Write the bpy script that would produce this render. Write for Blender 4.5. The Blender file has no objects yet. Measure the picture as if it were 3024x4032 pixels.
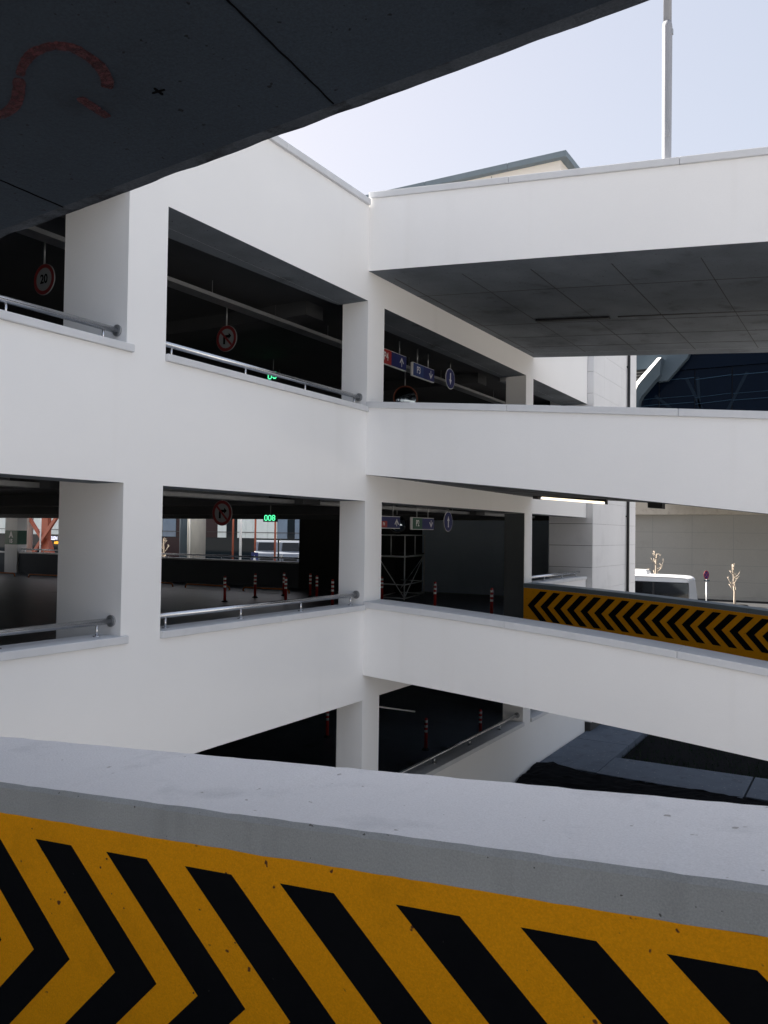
import bpy, bmesh, math, random
from mathutils import Vector, Matrix, noise
random.seed(7)
R = math.radians
S = bpy.context.scene
COL = S.collection

# ------------------------------------------------------------------ camera, sky, sun, exposure
YAW, PITCH, ROLL = R(30.35), R(1.406), R(-0.786)
EYE = Vector((7.0, 0.0, 5.7))
fw = Vector((-math.sin(YAW) * math.cos(PITCH), math.cos(YAW) * math.cos(PITCH), math.sin(PITCH)))
rt = Vector((math.cos(YAW), math.sin(YAW), 0))
up = rt.cross(fw)
rt2 = math.cos(ROLL) * rt - math.sin(ROLL) * up
up2 = rt2.cross(fw)
cam_d = bpy.data.cameras.new('camera')
cam = bpy.data.objects.new('camera', cam_d)
COL.objects.link(cam)
M = Matrix((rt2, up2, -fw)).transposed().to_4x4()
M.translation = EYE
cam.matrix_world = M
cam_d.sensor_fit = 'HORIZONTAL'
cam_d.sensor_width = 24.0
cam_d.lens = 24.0 * 3290 / 3024
cam_d.clip_start = 0.05
cam_d.clip_end = 3000
S.camera = cam

SUN_EL = R(35)
sun_vec = Vector((-0.985 * math.cos(SUN_EL), 0.17 * math.cos(SUN_EL), math.sin(SUN_EL))).normalized()
W = bpy.data.worlds.new('World')
S.world = W
W.use_nodes = True
nt = W.node_tree
bg = nt.nodes['Background']
sky = nt.nodes.new('ShaderNodeTexSky')
sky.sky_type = 'NISHITA'
sky.sun_disc = False
sky.sun_elevation = SUN_EL
sky.sun_rotation = math.atan2(sun_vec.x, sun_vec.y)
sky.altitude = 50
sky.air_density = 1.0
sky.dust_density = 2.5
sky.ozone_density = 1.6
hs = nt.nodes.new('ShaderNodeHueSaturation')
hs.inputs['Saturation'].default_value = 1.25
gm = nt.nodes.new('ShaderNodeGamma')          # hazy sky: softens the glare round the sun
gm.inputs['Gamma'].default_value = 0.30
nt.links.new(sky.outputs[0], gm.inputs['Color'])
nt.links.new(gm.outputs[0], hs.inputs['Color'])
tint = nt.nodes.new('ShaderNodeMix')
tint.data_type = 'RGBA'
tint.blend_type = 'MULTIPLY'
tint.inputs[0].default_value = 1.0
tint.inputs[7].default_value = (1.0, 0.948, 0.955, 1)
nt.links.new(hs.outputs[0], tint.inputs[6])
nt.links.new(tint.outputs[2], bg.inputs['Color'])
bg.inputs['Strength'].default_value = 0.136
sd = bpy.data.lights.new('sun', 'SUN')
sd.energy = 5.0
sd.angle = R(0.5)
sd.color = (1.0, 0.93, 0.83)
so = bpy.data.objects.new('sun', sd)
COL.objects.link(so)
so.rotation_euler = (-sun_vec).to_track_quat('-Z', 'Y').to_euler()
S.view_settings.view_transform = 'Standard'
S.view_settings.look = 'None'
S.view_settings.exposure = 2.18
S.view_settings.gamma = 1.0
S.cycles.max_bounces = 8
S.cycles.diffuse_bounces = 5
S.cycles.use_denoising = True

# ------------------------------------------------------------------ materials
MATS = {}


def mat(name, c, rough=0.85, c2=None, nscale=2.0, namt=0.5, bump=0.0, bscale=120.0, metal=0.0, spec=0.5,
        emit=None, estr=0.0, specks=None, stretch=None, stain=None, alpha_noise=False, coat=0.0, blotch=None, grain=0.0, gscale=260.0):
    """one procedural material: two colours mixed by noise, optional specks, streak stains and bump"""
    m = bpy.data.materials.new(name)
    m.use_nodes = True
    n = m.node_tree
    p = n.nodes['Principled BSDF']
    p.inputs['Roughness'].default_value = rough
    p.inputs['Metallic'].default_value = metal
    p.inputs['Specular IOR Level'].default_value = spec
    p.inputs['Coat Weight'].default_value = coat
    tc = n.nodes.new('ShaderNodeTexCoord')
    co = tc.outputs['Object']
    if stretch:
        mp = n.nodes.new('ShaderNodeMapping')
        mp.inputs['Scale'].default_value = stretch
        n.links.new(co, mp.inputs[0])
        nco = mp.outputs[0]
    else:
        nco = co
    if c2 is None:
        c2 = tuple(v * 0.93 for v in c)

    def noise_node(scale, vec, detail=5.0, r=0.6):
        t = n.nodes.new('ShaderNodeTexNoise')
        t.inputs['Scale'].default_value = scale
        t.inputs['Detail'].default_value = detail
        t.inputs['Roughness'].default_value = r
        n.links.new(vec, t.inputs['Vector'])
        return t

    def ramp(src, a, b):
        r_ = n.nodes.new('ShaderNodeMapRange')
        r_.inputs['From Min'].default_value = a
        r_.inputs['From Max'].default_value = b
        n.links.new(src, r_.inputs['Value'])
        return r_.outputs[0]

    def mix(fac, a, b):
        x = n.nodes.new('ShaderNodeMix')
        x.data_type = 'RGBA'
        n.links.new(fac, x.inputs[0])
        for s, v in ((x.inputs[6], a), (x.inputs[7], b)):
            if isinstance(v, tuple):
                s.default_value = (*v[:3], 1)
            else:
                n.links.new(v, s)
        return x.outputs[2]
    base = mix(ramp(noise_node(nscale, nco).outputs['Fac'], 0.5 - namt * 0.5, 0.5 + namt * 0.5), c, c2)
    if blotch:                       # (colour, scale, low, high)
        base = mix(ramp(noise_node(blotch[1], co, 6, 0.65).outputs['Fac'], blotch[2], blotch[3]), base, blotch[0])
    if stain:                        # vertical run-off streaks: (colour, scale, low, high)
        mp = n.nodes.new('ShaderNodeMapping')
        mp.inputs['Scale'].default_value = (stain[1], stain[1], stain[1] * 0.06)
        n.links.new(co, mp.inputs[0])
        base = mix(ramp(noise_node(1.0, mp.outputs[0], 3).outputs['Fac'], stain[2], stain[3]), base, stain[0])
    if specks:                       # (colour, scale, threshold)
        base = mix(ramp(noise_node(specks[1], co, 2, 0.4).outputs['Fac'], specks[2], specks[2] + 0.03), base, specks[0])
    if grain:                        # fine sandy variation
        gr = n.nodes.new('ShaderNodeMapRange')
        gr.inputs['From Min'].default_value = 0.3; gr.inputs['From Max'].default_value = 0.7
        gr.inputs['To Min'].default_value = 1 - grain; gr.inputs['To Max'].default_value = 1 + grain
        n.links.new(noise_node(gscale, co, 3, 0.7).outputs['Fac'], gr.inputs['Value'])
        mm = n.nodes.new('ShaderNodeVectorMath'); mm.operation = 'SCALE'
        n.links.new(base, mm.inputs[0]); n.links.new(gr.outputs[0], mm.inputs['Scale'])
        base = mm.outputs[0]
    n.links.new(base, p.inputs['Base Color'])
    if bump:
        b = n.nodes.new('ShaderNodeBump')
        b.inputs['Strength'].default_value = bump
        b.inputs['Distance'].default_value = 0.01
        n.links.new(noise_node(bscale, co, 4).outputs['Fac'], b.inputs['Height'])
        n.links.new(b.outputs[0], p.inputs['Normal'])
    if emit:
        p.inputs['Emission Color'].default_value = (*emit, 1)
        p.inputs['Emission Strength'].default_value = estr
    if alpha_noise:
        n.links.new(ramp(noise_node(55, co, 8, 0.8).outputs['Fac'], 0.34, 0.56), p.inputs['Alpha'])
    MATS[name] = m
    return m


plaster = mat('white plaster', (0.885, 0.88, 0.875), 0.9, (0.845, 0.84, 0.835), 0.55, 0.6, bump=0.14, bscale=90,
              stain=((0.79, 0.78, 0.76), 1.7, 0.60, 1.05), grain=0.02, gscale=140)
coping_m = mat('coping stone', (0.68, 0.69, 0.71), 0.8, (0.60, 0.61, 0.63), 3.0, 0.5, bump=0.1, bscale=150,
               blotch=((0.68, 0.69, 0.70), 4.5, 0.62, 0.75))
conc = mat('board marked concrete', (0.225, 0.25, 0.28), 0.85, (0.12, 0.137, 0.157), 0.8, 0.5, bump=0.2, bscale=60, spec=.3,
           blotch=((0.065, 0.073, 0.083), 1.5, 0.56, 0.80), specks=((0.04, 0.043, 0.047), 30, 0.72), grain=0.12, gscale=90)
sof_m = mat('dark soffit concrete', (0.032, 0.046, 0.066), 0.85, (0.019, 0.028, 0.042), 1.3, 0.6, bump=0.25, bscale=70, spec=.25,  # base colour set very dark for the overhead slab
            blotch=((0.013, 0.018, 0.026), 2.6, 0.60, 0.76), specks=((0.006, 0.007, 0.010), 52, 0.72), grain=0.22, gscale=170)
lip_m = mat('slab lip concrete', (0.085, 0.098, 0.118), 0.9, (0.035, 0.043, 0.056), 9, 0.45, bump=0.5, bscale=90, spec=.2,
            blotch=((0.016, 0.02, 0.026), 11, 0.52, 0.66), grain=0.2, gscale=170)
joint_m = mat('dark joint', (0.06, 0.06, 0.06), 0.95)  # dark colour of the joints themselves
cap_lit = mat('cap top lit concrete', (0.88, 0.88, 0.895), 0.5, (0.80, 0.805, 0.825), 1.3, 0.6, bump=0.22, bscale=130,  # cap top lightened: its brightness under open sky is put into the colour
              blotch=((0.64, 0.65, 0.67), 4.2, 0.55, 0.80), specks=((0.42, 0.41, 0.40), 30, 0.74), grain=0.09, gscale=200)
cap_shaded = mat('cap edge shaded concrete', (0.40, 0.43, 0.46), 0.85, (0.32, 0.345, 0.37), 4, 0.6, bump=0.3, bscale=130,  # same cap, front and underside darkened to carry their shade
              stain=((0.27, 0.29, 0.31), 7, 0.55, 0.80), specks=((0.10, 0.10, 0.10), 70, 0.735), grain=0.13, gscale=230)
yellow = mat('amber road paint', (0.86, 0.365, 0.004), 0.65, (0.74, 0.305, 0.003), 1.2, 0.6, bump=0.28, bscale=170, spec=0.12,
             specks=((0.12, 0.045, 0.02), 38, 0.715), blotch=((0.60, 0.26, 0.003), 3.3, 0.55, 0.80), grain=0.12, gscale=230)
black = mat('black road paint', (0.0035, 0.0045, 0.007), 0.85, (0.006, 0.007, 0.009), 6, 0.6, bump=0.15, bscale=170, spec=0.06, specks=((0.03, 0.03, 0.03), 60, 0.76))
deck_m = mat('ramp asphalt', (0.09, 0.09, 0.095), 0.9, (0.06, 0.06, 0.065), 3, bump=0.3, bscale=200)
floor_m = mat('sealed car park floor', (0.13, 0.155, 0.19), 0.42, (0.085, 0.10, 0.125), 0.6, 0.6, bump=0.04, bscale=8,
              stretch=(0.35, 2.0, 1), blotch=((0.03, 0.033, 0.04), 0.8, 0.6, 0.72))
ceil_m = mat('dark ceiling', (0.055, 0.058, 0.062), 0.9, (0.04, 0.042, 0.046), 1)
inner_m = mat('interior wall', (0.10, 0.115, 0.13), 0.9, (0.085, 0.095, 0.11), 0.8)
end_m = mat('painted end wall', (0.70, 0.82, 0.93), 0.9, (0.64, 0.76, 0.88), 0.8)
core_m = mat('dark core wall', (0.022, 0.022, 0.024), 0.9)
steel = mat('brushed steel', (0.70, 0.71, 0.73), 0.27, (0.62, 0.63, 0.65), 8, metal=1.0)
scaf_m = mat('scaffold paint', (0.75, 0.78, 0.80), 0.5)
galv = mat('galvanised steel', (0.42, 0.43, 0.44), 0.45, (0.33, 0.34, 0.35), 9, metal=0.7)
mast_m = mat('mast paint', (0.30, 0.31, 0.34), 0.6, (0.27, 0.28, 0.31), 3, spec=.3)
panel_m = mat('cladding panel', (0.80, 0.80, 0.81), 0.7, (0.73, 0.73, 0.74), 0.9, 0.6, blotch=((0.67, 0.67, 0.68), 1.3, 0.55, 0.8))
cream = mat('cream render', (0.78, 0.74, 0.69), 0.85, (0.72, 0.68, 0.63), 1.2)
eave_m = mat('blue grey eave metal', (0.16, 0.20, 0.23), 0.5, (0.13, 0.17, 0.20), 2)
white_paint = mat('white paint', (0.80, 0.80, 0.80), 0.5)
red_m = mat('red sign paint', (0.36, 0.025, 0.025), 0.45)
blue_m = mat('blue sign paint', (0.010, 0.018, 0.13), 0.5)
p3blue = mat('lighter blue sign paint', (0.02, 0.05, 0.20), 0.5)
green_m = mat('green sign paint', (0.015, 0.09, 0.055), 0.5)
bol_red = mat('bollard red', (0.52, 0.026, 0.02), 0.45)
bol_white = mat('reflective band', (0.97, 0.97, 0.97), 0.4, metal=0.6)
orange = mat('orange bar paint', (0.70, 0.22, 0.04), 0.4, (0.58, 0.17, 0.03), 5)
rust = mat('red steel paint', (0.36, 0.085, 0.04), 0.5, (0.30, 0.07, 0.035), 3)
led = mat('green led', (0.02, 0.2, 0.08), 0.4, emit=(0.10, 1.0, 0.42), estr=0.5)
ledw = mat('white led', (0.5, 0.5, 0.5), 0.4, emit=(0.75, 0.78, 1.0), estr=0.4)
ledo = mat('orange led', (0.5, 0.3, 0.0), 0.4, emit=(1.0, 0.42, 0.03), estr=0.4)
tube_m = mat('lit tube', (0.9, 0.9, 0.85), 0.4, emit=(1.0, 0.84, 0.60), estr=0.5)
tube_off = mat('dim tube', (0.5, 0.5, 0.48), 0.4, emit=(1.0, 0.9, 0.7), estr=0.2)
rubber = mat('black rubber', (0.02, 0.02, 0.021), 0.7)
blackbox = mat('black housing', (0.014, 0.014, 0.016), 0.6)
glass_dark = mat('dark tinted glass', (0.0025, 0.006, 0.014), 0.06, (0.002, 0.005, 0.012), 0.4, spec=0.04)
glass_bus = mat('bus glass', (0.012, 0.012, 0.013), 0.04, spec=0.45)
glass_term = mat('terminal glass', (0.006, 0.014, 0.020), 0.05, spec=0.10)
pane_reflect = mat('reflected sky pane', (0.84, 0.90, 0.86), 0.15, (0.70, 0.77, 0.75), 1.3, 0.6)  # opaque pane colour carries the bright reflected sky
pane_blue = mat('blue pane', (0.16, 0.24, 0.33), 0.12, (0.10, 0.16, 0.24), 1.0, 0.6)
pane_brown = mat('brown pane', (0.030, 0.014, 0.018), 0.2, spec=.15)
sign_grey = mat('dimmed sign face', (0.24, 0.26, 0.27), 0.6, (0.20, 0.22, 0.23), 9)  # white face lowered to grey, its dimness put into the colour
rim_m = mat('mirror rim', (0.22, 0.05, 0.02), 0.5)
sign_red = mat('dimmed sign red', (0.17, 0.012, 0.014), 0.6)  # sign red lowered the same way, dimness put into the colour
mirror_m = mat('mirror', (0.22, 0.26, 0.30), 0.06, metal=1.0)
bus_white = mat('bus paint', (0.83, 0.83, 0.84), 0.3, (0.81, 0.81, 0.82), 1, coat=0.4)
wall_grey = mat('grey retaining concrete', (0.52, 0.50, 0.455), 0.9, (0.46, 0.445, 0.405), 0.35, 0.6,
                blotch=((0.42, 0.405, 0.365), 0.5, 0.58, 0.8), grain=.05, gscale=12)
blue_grey = mat('blue grey cladding', (0.075, 0.10, 0.125), 0.6, (0.06, 0.085, 0.105), 1.0, spec=0.2)
louv = mat('louvre metal', (0.16, 0.16, 0.15), 0.5)
bark = mat('pale bark', (0.62, 0.53, 0.43), 0.9, (0.48, 0.40, 0.32), 14)
asphalt = mat('asphalt', (0.016, 0.018, 0.023), 0.95, (0.012, 0.0135, 0.018), 0.8, bump=0.3, bscale=100)
ground_m = mat('pale bounce ground', (0.46, 0.44, 0.42), 0.95, (0.40, 0.385, 0.365), 0.2)  # ground colour raised so the sunlit sheet bounces light onto the walls
path_m = mat('path concrete', (0.098, 0.124, 0.165), 0.9, (0.072, 0.092, 0.125), 2.2, 0.6, bump=0.2, bscale=60,
             blotch=((0.046, 0.058, 0.08), 3.0, 0.55, 0.72), specks=((0.20, 0.22, 0.24), 14, 0.69), grain=.12, gscale=60)
soil_m = mat('dark soil', (0.010, 0.011, 0.013), 0.95, (0.006, 0.0065, 0.008), 6, spec=0.04, bump=0.6, bscale=40)
grass_m = mat('grass', (0.010, 0.026, 0.012), 0.9, (0.020, 0.040, 0.016), 3, spec=0.04)
van_white = mat('van paint', (0.22, 0.24, 0.28), 0.3)
spray = mat('red spray paint', (0.060, 0.009, 0.015), 0.8, (0.040, 0.007, 0.011), 30, alpha_noise=True)
stroke_m = mat('dark marker', (0.002, 0.002, 0.003), 0.9, spec=.05)
pole_conc = mat('column concrete', (0.46, 0.44, 0.40), 0.85, (0.38, 0.365, 0.335), 2.5, stretch=(3, 3, .4), bump=0.1)


# ------------------------------------------------------------------ mesh builder
class MB:
    def __init__(s, T=None):
        s.v = []; s.f = []; s.m = []; s.T = T; s.sm = []

    def add(s, vs, fs, m=0, smooth=False):
        o = len(s.v)
        for p in vs:
            p = Vector(p)
            s.v.append(s.T @ p if s.T else p)
        for f in fs:
            s.f.append([i + o for i in f]); s.m.append(m); s.sm.append(smooth)

    def box(s, x0, x1, y0, y1, z0, z1, m=0):
        vs = [(x, y, z) for z in (z0, z1) for y in (y0, y1) for x in (x0, x1)]
        s.add(vs, [(0, 2, 3, 1), (4, 5, 7, 6), (0, 1, 5, 4), (2, 6, 7, 3), (0, 4, 6, 2), (1, 3, 7, 5)], m)

    def loft(s, secs, m=0, cap=True, mf=None):
        n = len(secs[0]); vs = [p for q in secs for p in q]; fs = []
        for i in range(len(secs) - 1):
            for k in range(n):
                a = i * n + k; b = i * n + (k + 1) % n
                fs.append((a, b, b + n, a + n))
        o = len(s.f)
        s.add(vs, fs, m)
        if mf:
            for j in range(len(fs)):
                s.m[o + j] = mf(j % n)
        if cap:
            L = (len(secs) - 1) * n; b0 = len(s.v) - len(vs)
            s.f.append([b0 + k for k in range(n)][::-1]); s.m.append(m); s.sm.append(False)
            s.f.append([b0 + L + k for k in range(n)]); s.m.append(m); s.sm.append(False)

    def prism(s, poly, d, m=0):
        """poly: planar list of 3D points, d: extrusion vector"""
        d = Vector(d); s.loft([[Vector(p) for p in poly], [Vector(p) + d for p in poly]], m)

    def tube(s, path, r, m=0, n=12, cap=True):
        path = [Vector(p) for p in path]; rs = r if isinstance(r, (list, tuple)) else [r] * len(path)
        secs = []; u = None
        for i, p in enumerate(path):
            a = path[max(i - 1, 0)]; b = path[min(i + 1, len(path) - 1)]
            t = (b - a).normalized()
            if u is None:
                u = t.orthogonal().normalized()
            else:
                u = (u - t * u.dot(t)).normalized()
            w = t.cross(u)
            secs.append([p + (u * math.cos(k * 2 * math.pi / n) + w * math.sin(k * 2 * math.pi / n)) * rs[i] for k in range(n)])
        o = len(s.f)
        s.loft(secs, m, cap)
        for j in range(o, o + (len(path) - 1) * n):
            s.sm[j] = True

    def disc(s, r, z0, z1, m=0, n=40, r0=0.0, c=(0, 0)):
        """ring or disc in local XY, thickness z0..z1"""
        def circ(rr, z):
            return [(c[0] + rr * math.cos(k * 2 * math.pi / n), c[1] + rr * math.sin(k * 2 * math.pi / n), z) for k in range(n)]
        if r0 <= 0:
            s.loft([circ(r, z0), circ(r, z1)], m)
        else:
            vs = circ(r, z0) + circ(r, z1) + circ(r0, z1) + circ(r0, z0); fs = []
            for k in range(n):
                k2 = (k + 1) % n
                for a in range(4):
                    b = (a + 1) % 4
                    fs.append((a * n + k, a * n + k2, b * n + k2, b * n + k))
            s.add(vs, fs, m)

    def build(s, name, mats, parent=None, bevel=0.0, seg=2):
        me = bpy.data.meshes.new(name)
        off = ORG.get(parent, Vector((0, 0, 0))) if parent else Vector((0, 0, 0))
        me.from_pydata([p - off for p in s.v], [], s.f)
        for q in (mats if isinstance(mats, (list, tuple)) else [mats]):
            me.materials.append(q)
        me.polygons.foreach_set('material_index', s.m)
        me.polygons.foreach_set('use_smooth', s.sm)
        bm = bmesh.new(); bm.from_mesh(me); bmesh.ops.recalc_face_normals(bm, faces=bm.faces); bm.to_mesh(me); bm.free()
        me.update()
        o = bpy.data.objects.new(name, me); COL.objects.link(o)
        if parent:
            o.parent = parent; ORG[o] = off
        else:
            ORG[o] = Vector((0, 0, 0))
        if bevel:
            b = o.modifiers.new('bevel', 'BEVEL'); b.width = bevel; b.segments = seg; b.limit_method = 'ANGLE'; b.angle_limit = R(40)
        return o


ORG = {}


def thing(name, loc, label, cat, group=None):
    o = bpy.data.objects.new(name, None); COL.objects.link(o); o.location = loc
    o.empty_display_size = 0.2
    ORG[o] = Vector(loc)
    return tag(o, label, cat, group)


def tag(o, label, cat, group=None):
    o['label'] = label; o['category'] = cat
    if group:
        o['group'] = group
    return o


def struct(o, kind='structure', label=None):
    o['kind'] = kind
    if label:
        o['label'] = label
    return o


def copy_tree(o, parent=None):
    c = o.copy(); COL.objects.link(c)
    if parent:
        c.parent = parent
    for ch in [k for k in bpy.data.objects if k.parent == o]:
        copy_tree(ch, c)
    return c


def frame(org, right, upv):
    r_ = Vector(right).normalized(); u_ = Vector(upv).normalized(); n_ = r_.cross(u_)
    T = Matrix((r_, u_, n_)).transposed().to_4x4(); T.translation = Vector(org)
    return T


def text(s, size, T, name, material, parent, bold=0.0, ext=0.002, sx=1.0):
    cu = bpy.data.curves.new('lettering', 'FONT')
    cu.body = s; cu.size = size; cu.align_x = 'CENTER'; cu.align_y = 'CENTER'; cu.extrude = ext; cu.offset = bold
    tmp = bpy.data.objects.new('lettering', cu); COL.objects.link(tmp)
    dg = bpy.context.evaluated_depsgraph_get()
    me = bpy.data.meshes.new_from_object(tmp.evaluated_get(dg))
    COL.objects.unlink(tmp); bpy.data.objects.remove(tmp)
    off = ORG[parent]
    for v in me.vertices:
        q = v.co.copy(); q.x *= sx
        v.co = T @ q - off
    me.materials.clear(); me.materials.append(material)
    o = bpy.data.objects.new(name, me); COL.objects.link(o); o.parent = parent; ORG[o] = off
    return o


# ------------------------------------------------------------------ ground
g = MB()
g.add([(-700, -700, 0), (700, -700, 0), (700, 900, 0), (-700, 900, 0)], [(0, 1, 2, 3)])
struct(g.build('ground', ground_m))
g = MB(); g.add([(-29, 40, .004), (120, 40, .004), (120, 81.6, .004), (-29, 81.6, .004)], [(0, 1, 2, 3)])
struct(g.build('road', asphalt))
g = MB(); g.box(-95, -13.2, 28.4, 55.9, 0, 3.0)
struct(g.build('forecourt', asphalt))
g = MB()
g.box(0.03, 1.45, 19.40, 22.35, 0, .20); g.box(0.03, 1.45, 22.37, 27.3, 0, .20)
struct(g.build('garden_path', path_m, bevel=.01))
g = MB()
for a, b in ((1.47, 4.62), (4.66, 8.0), (8.04, 12)):
    g.loft([[(a, 19.35, 0), (a, 20.95 + .02 * a, 0), (a, 20.95 + .02 * a, .20), (a, 19.35, .20)],
            [(b, 19.20, 0), (b, 20.95 + .02 * b, 0), (b, 20.95 + .02 * b, .20), (b, 19.20, .20)]])
struct(g.build('crossing_path', path_m, bevel=.01))
# rough soil bank in front of the path
nx, ny = 90, 26
vs = []; fs = []
for j in range(ny):
    for i in range(nx):
        x = 0.05 + i * 12 / (nx - 1); y = 16.6 + j * 2.70 / (ny - 1)
        t = j / (ny - 1)
        h = 0.03 + 0.17 * t + 0.035 * noise.noise(Vector((x * 2.2, y * 2.2, 0))) + 0.045 * noise.noise(Vector((x * 7, y * 7, 3)))
        if x < 1.6:
            h += 0.14 * max(0, 1 - abs(x - .45) / .7) * t
        yy = y + (0.06 * noise.noise(Vector((x * 4, 0, 9))) - .05 if j == ny - 1 else 0)
        vs.append((x, yy, max(h, .012)))
for j in range(ny - 1):
    for i in range(nx - 1):
        a = j * nx + i; fs.append((a, a + 1, a + nx + 1, a + nx))
g = MB(); g.add(vs, fs)
struct(g.build('soil_bank', soil_m))
g = MB(); g.add([(1.5, 21.05, .06), (14, 21.25, .06), (14, 30, .06), (1.5, 30, .06)], [(0, 1, 2, 3)])
struct(g.build('lawn_soil', soil_m))
g = MB()
for _ in range(5200):
    x = random.uniform(1.5, 11); y = random.uniform(21.05 + .02 * x, 28) if random.random() < .8 else random.uniform(21.02 + .02 * x, 21.4 + .02 * x)
    h = random.uniform(.05, .16) * (2.4 if random.random() < .02 else 1); a = random.uniform(0, 6.28); w = .008
    lx, ly = random.uniform(-.5, .5) * h, random.uniform(-.5, .5) * h
    dx, dy = math.cos(a) * w, math.sin(a) * w
    g.add([(x - dx, y - dy, .06), (x + dx, y + dy, .06), (x + lx, y + ly, .06 + h)], [(0, 1, 2)])
struct(g.build('grass', grass_m), 'stuff', 'dark grass behind the concrete path below the ramps')

# ------------------------------------------------------------------ the car park
garage = thing('parking_garage', (-17, 11, 0), 'white multi-storey car park with square openings between its columns, left of the ramps', 'car park')
COLS = [(-4.1, -3.5, .5), (1.6, 2.12, .5), (6.37, 6.95, 1.04), (11.36, 11.88, .485), (18.45, 18.93, .50)]
for a, b, d in COLS:
    m = MB(); m.box(-d, 0, a, b, 0, 10.95); m.build('column', plaster, garage)


def L(z0, floor, top, a, b, name):
    """beam with the parapet standing on its outer edge"""
    m = MB()
    if top is None:
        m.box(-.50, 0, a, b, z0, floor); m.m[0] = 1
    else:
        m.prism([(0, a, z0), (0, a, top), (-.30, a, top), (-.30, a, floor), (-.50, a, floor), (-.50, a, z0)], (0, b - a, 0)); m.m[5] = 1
    return m.build(name, [plaster, conc], garage)


bays = [(-3.5, 1.6), (2.12, 6.37), (6.95, 11.36), (11.88, 18.45), (18.93, 23.28)]
for i, (a, b) in enumerate(bays):
    drive = i in (0, 3)
    L(9.42, 9.9 if i != 3 else 10.06, 10.95 if i != 3 else None, a, b, 'spandrel')
    d2 = (.7, .8, .70, .76, .83)[i]
    m = MB(); m.prism([(-d2 - (.09 if i == 2 else .03), a, 9.42), (-.502, a, 9.42), (-.502, b, 9.42), (-d2 + (.12 if i == 2 else .10), b, 9.42)], (0, 0, .178)); m.m[-2] = 1; m.build('edge_beam', [plaster, conc], garage)
    L(6.20, 6.7, None if drive else 7.63, a, b, 'spandrel')
    L(3.03, 3.5, None if drive else 4.46, a, b, 'spandrel')
    if i:
        m = MB(); m.box(-.30, 0, a, b, 0, 1.27); m.build('spandrel', plaster, garage)


def sill(y0, y1, z0, z1, name='sill_coping', x0=-.36, x1=.045):
    m = MB(); y = y0
    cuts = [y0]
    while cuts[-1] + 2.6 < y1:
        cuts.append(cuts[-1] + 2.2)
    cuts.append(y1)
    for a, b in zip(cuts, cuts[1:]):
        m.box(x0, x1, a + (.0 if a == y0 else .002), b - (.0 if b == y1 else .002), z0, z1)
    return m.build(name, coping_m, garage, bevel=.008)


for z in (7.63, 4.46):
    sill(2.14, 6.45, z, z + .085); sill(6.952, 11.40, z, z + .085)
sill(18.95, 23.27, 4.46, 4.545); sill(18.95, 23.27, 7.63, 7.71)
for a, b in ((2.12, 6.37), (6.95, 11.36), (11.88, 18.45), (18.93, 23.28)):
    sill(a + .003, b - .003, 1.27, 1.36)
sill(-4.1, 11.33, 10.95, 11.05, 'roof_coping', -.36, .05); sill(18.96, 23.2, 10.95, 11.05, 'roof_coping', -.36, .05)
m = MB(); m.tube([(-.2, -4, 11.13), (-.2, 11.2, 11.13)], .012)
for k in range(9):
    m.tube([(-.2, -3.9 + k * 1.85, 11.05), (-.2, -3.9 + k * 1.85, 11.13)], .01, n=6)
m.build('lightning_wire', galv, garage)

lin_m = mat('dark grey column face', (0.085, 0.095, 0.10), 0.8, (0.07, 0.078, 0.084), 1)
m = MB(); m.box(-.50, -.012, 18.436, 18.449, 3.56, 6.19); m.build('dark_reveal_panel', lin_m, garage)  # thin dark grey panel over one pillar face
# slabs, ceilings, inside walls
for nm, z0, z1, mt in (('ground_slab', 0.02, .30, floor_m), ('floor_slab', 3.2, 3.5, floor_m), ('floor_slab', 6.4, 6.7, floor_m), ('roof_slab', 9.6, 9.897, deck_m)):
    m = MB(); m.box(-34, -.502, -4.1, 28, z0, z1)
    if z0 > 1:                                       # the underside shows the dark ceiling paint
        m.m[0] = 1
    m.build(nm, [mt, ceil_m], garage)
for z in (3.2, 6.4, 9.6):
    m = MB()
    for y in (1.7, 6.4, 11.4, 18.5, 25.7):
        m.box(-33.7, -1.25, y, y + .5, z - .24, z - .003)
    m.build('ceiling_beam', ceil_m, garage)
m = MB(); m.box(-34.3, -34.001, -4.1, 28, 3.5, 4.45); m.build('side_parapet', inner_m, garage)
for y in (-4, 4.5, 12.5, 20.5, 27.4):
    m = MB(); m.box(-33.9, -33.3, y, y + .5, 3.502, 6.398); m.build('column', plaster, garage)
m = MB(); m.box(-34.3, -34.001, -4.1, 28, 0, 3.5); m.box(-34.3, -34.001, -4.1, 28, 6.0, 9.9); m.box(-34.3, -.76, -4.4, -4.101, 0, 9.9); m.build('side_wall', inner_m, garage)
m = MB(); m.box(-34.3, -1.12, 28.0, 28.3, 6.4, 9.9); m.box(-34.3, -1.12, 28.0, 28.3, 0, 3.2)
m.box(-7.7, -1.12, 28.0, 28.3, 3.2, 6.4); m.build('end_wall', end_m, garage)
m = MB(); m.box(-11.9, -7.7, 25.9, 28.0, 3.503, 6.39); m.build('core_wall', core_m, garage)
m = MB(); m.box(-34, -29.9, 26.2, 26.5, 3.5, 4.45); m.box(-28.92, -11.9, 26.2, 26.5, 3.5, 4.45); rp = m.build('rear_parapet', inner_m, garage)
m = MB(); m.box(-34, -29.9, 26.14, 26.56, 4.45, 4.51); m.box(-28.92, -11.9, 26.14, 26.56, 4.45, 4.51); m.build('coping', white_paint, rp)
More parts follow.
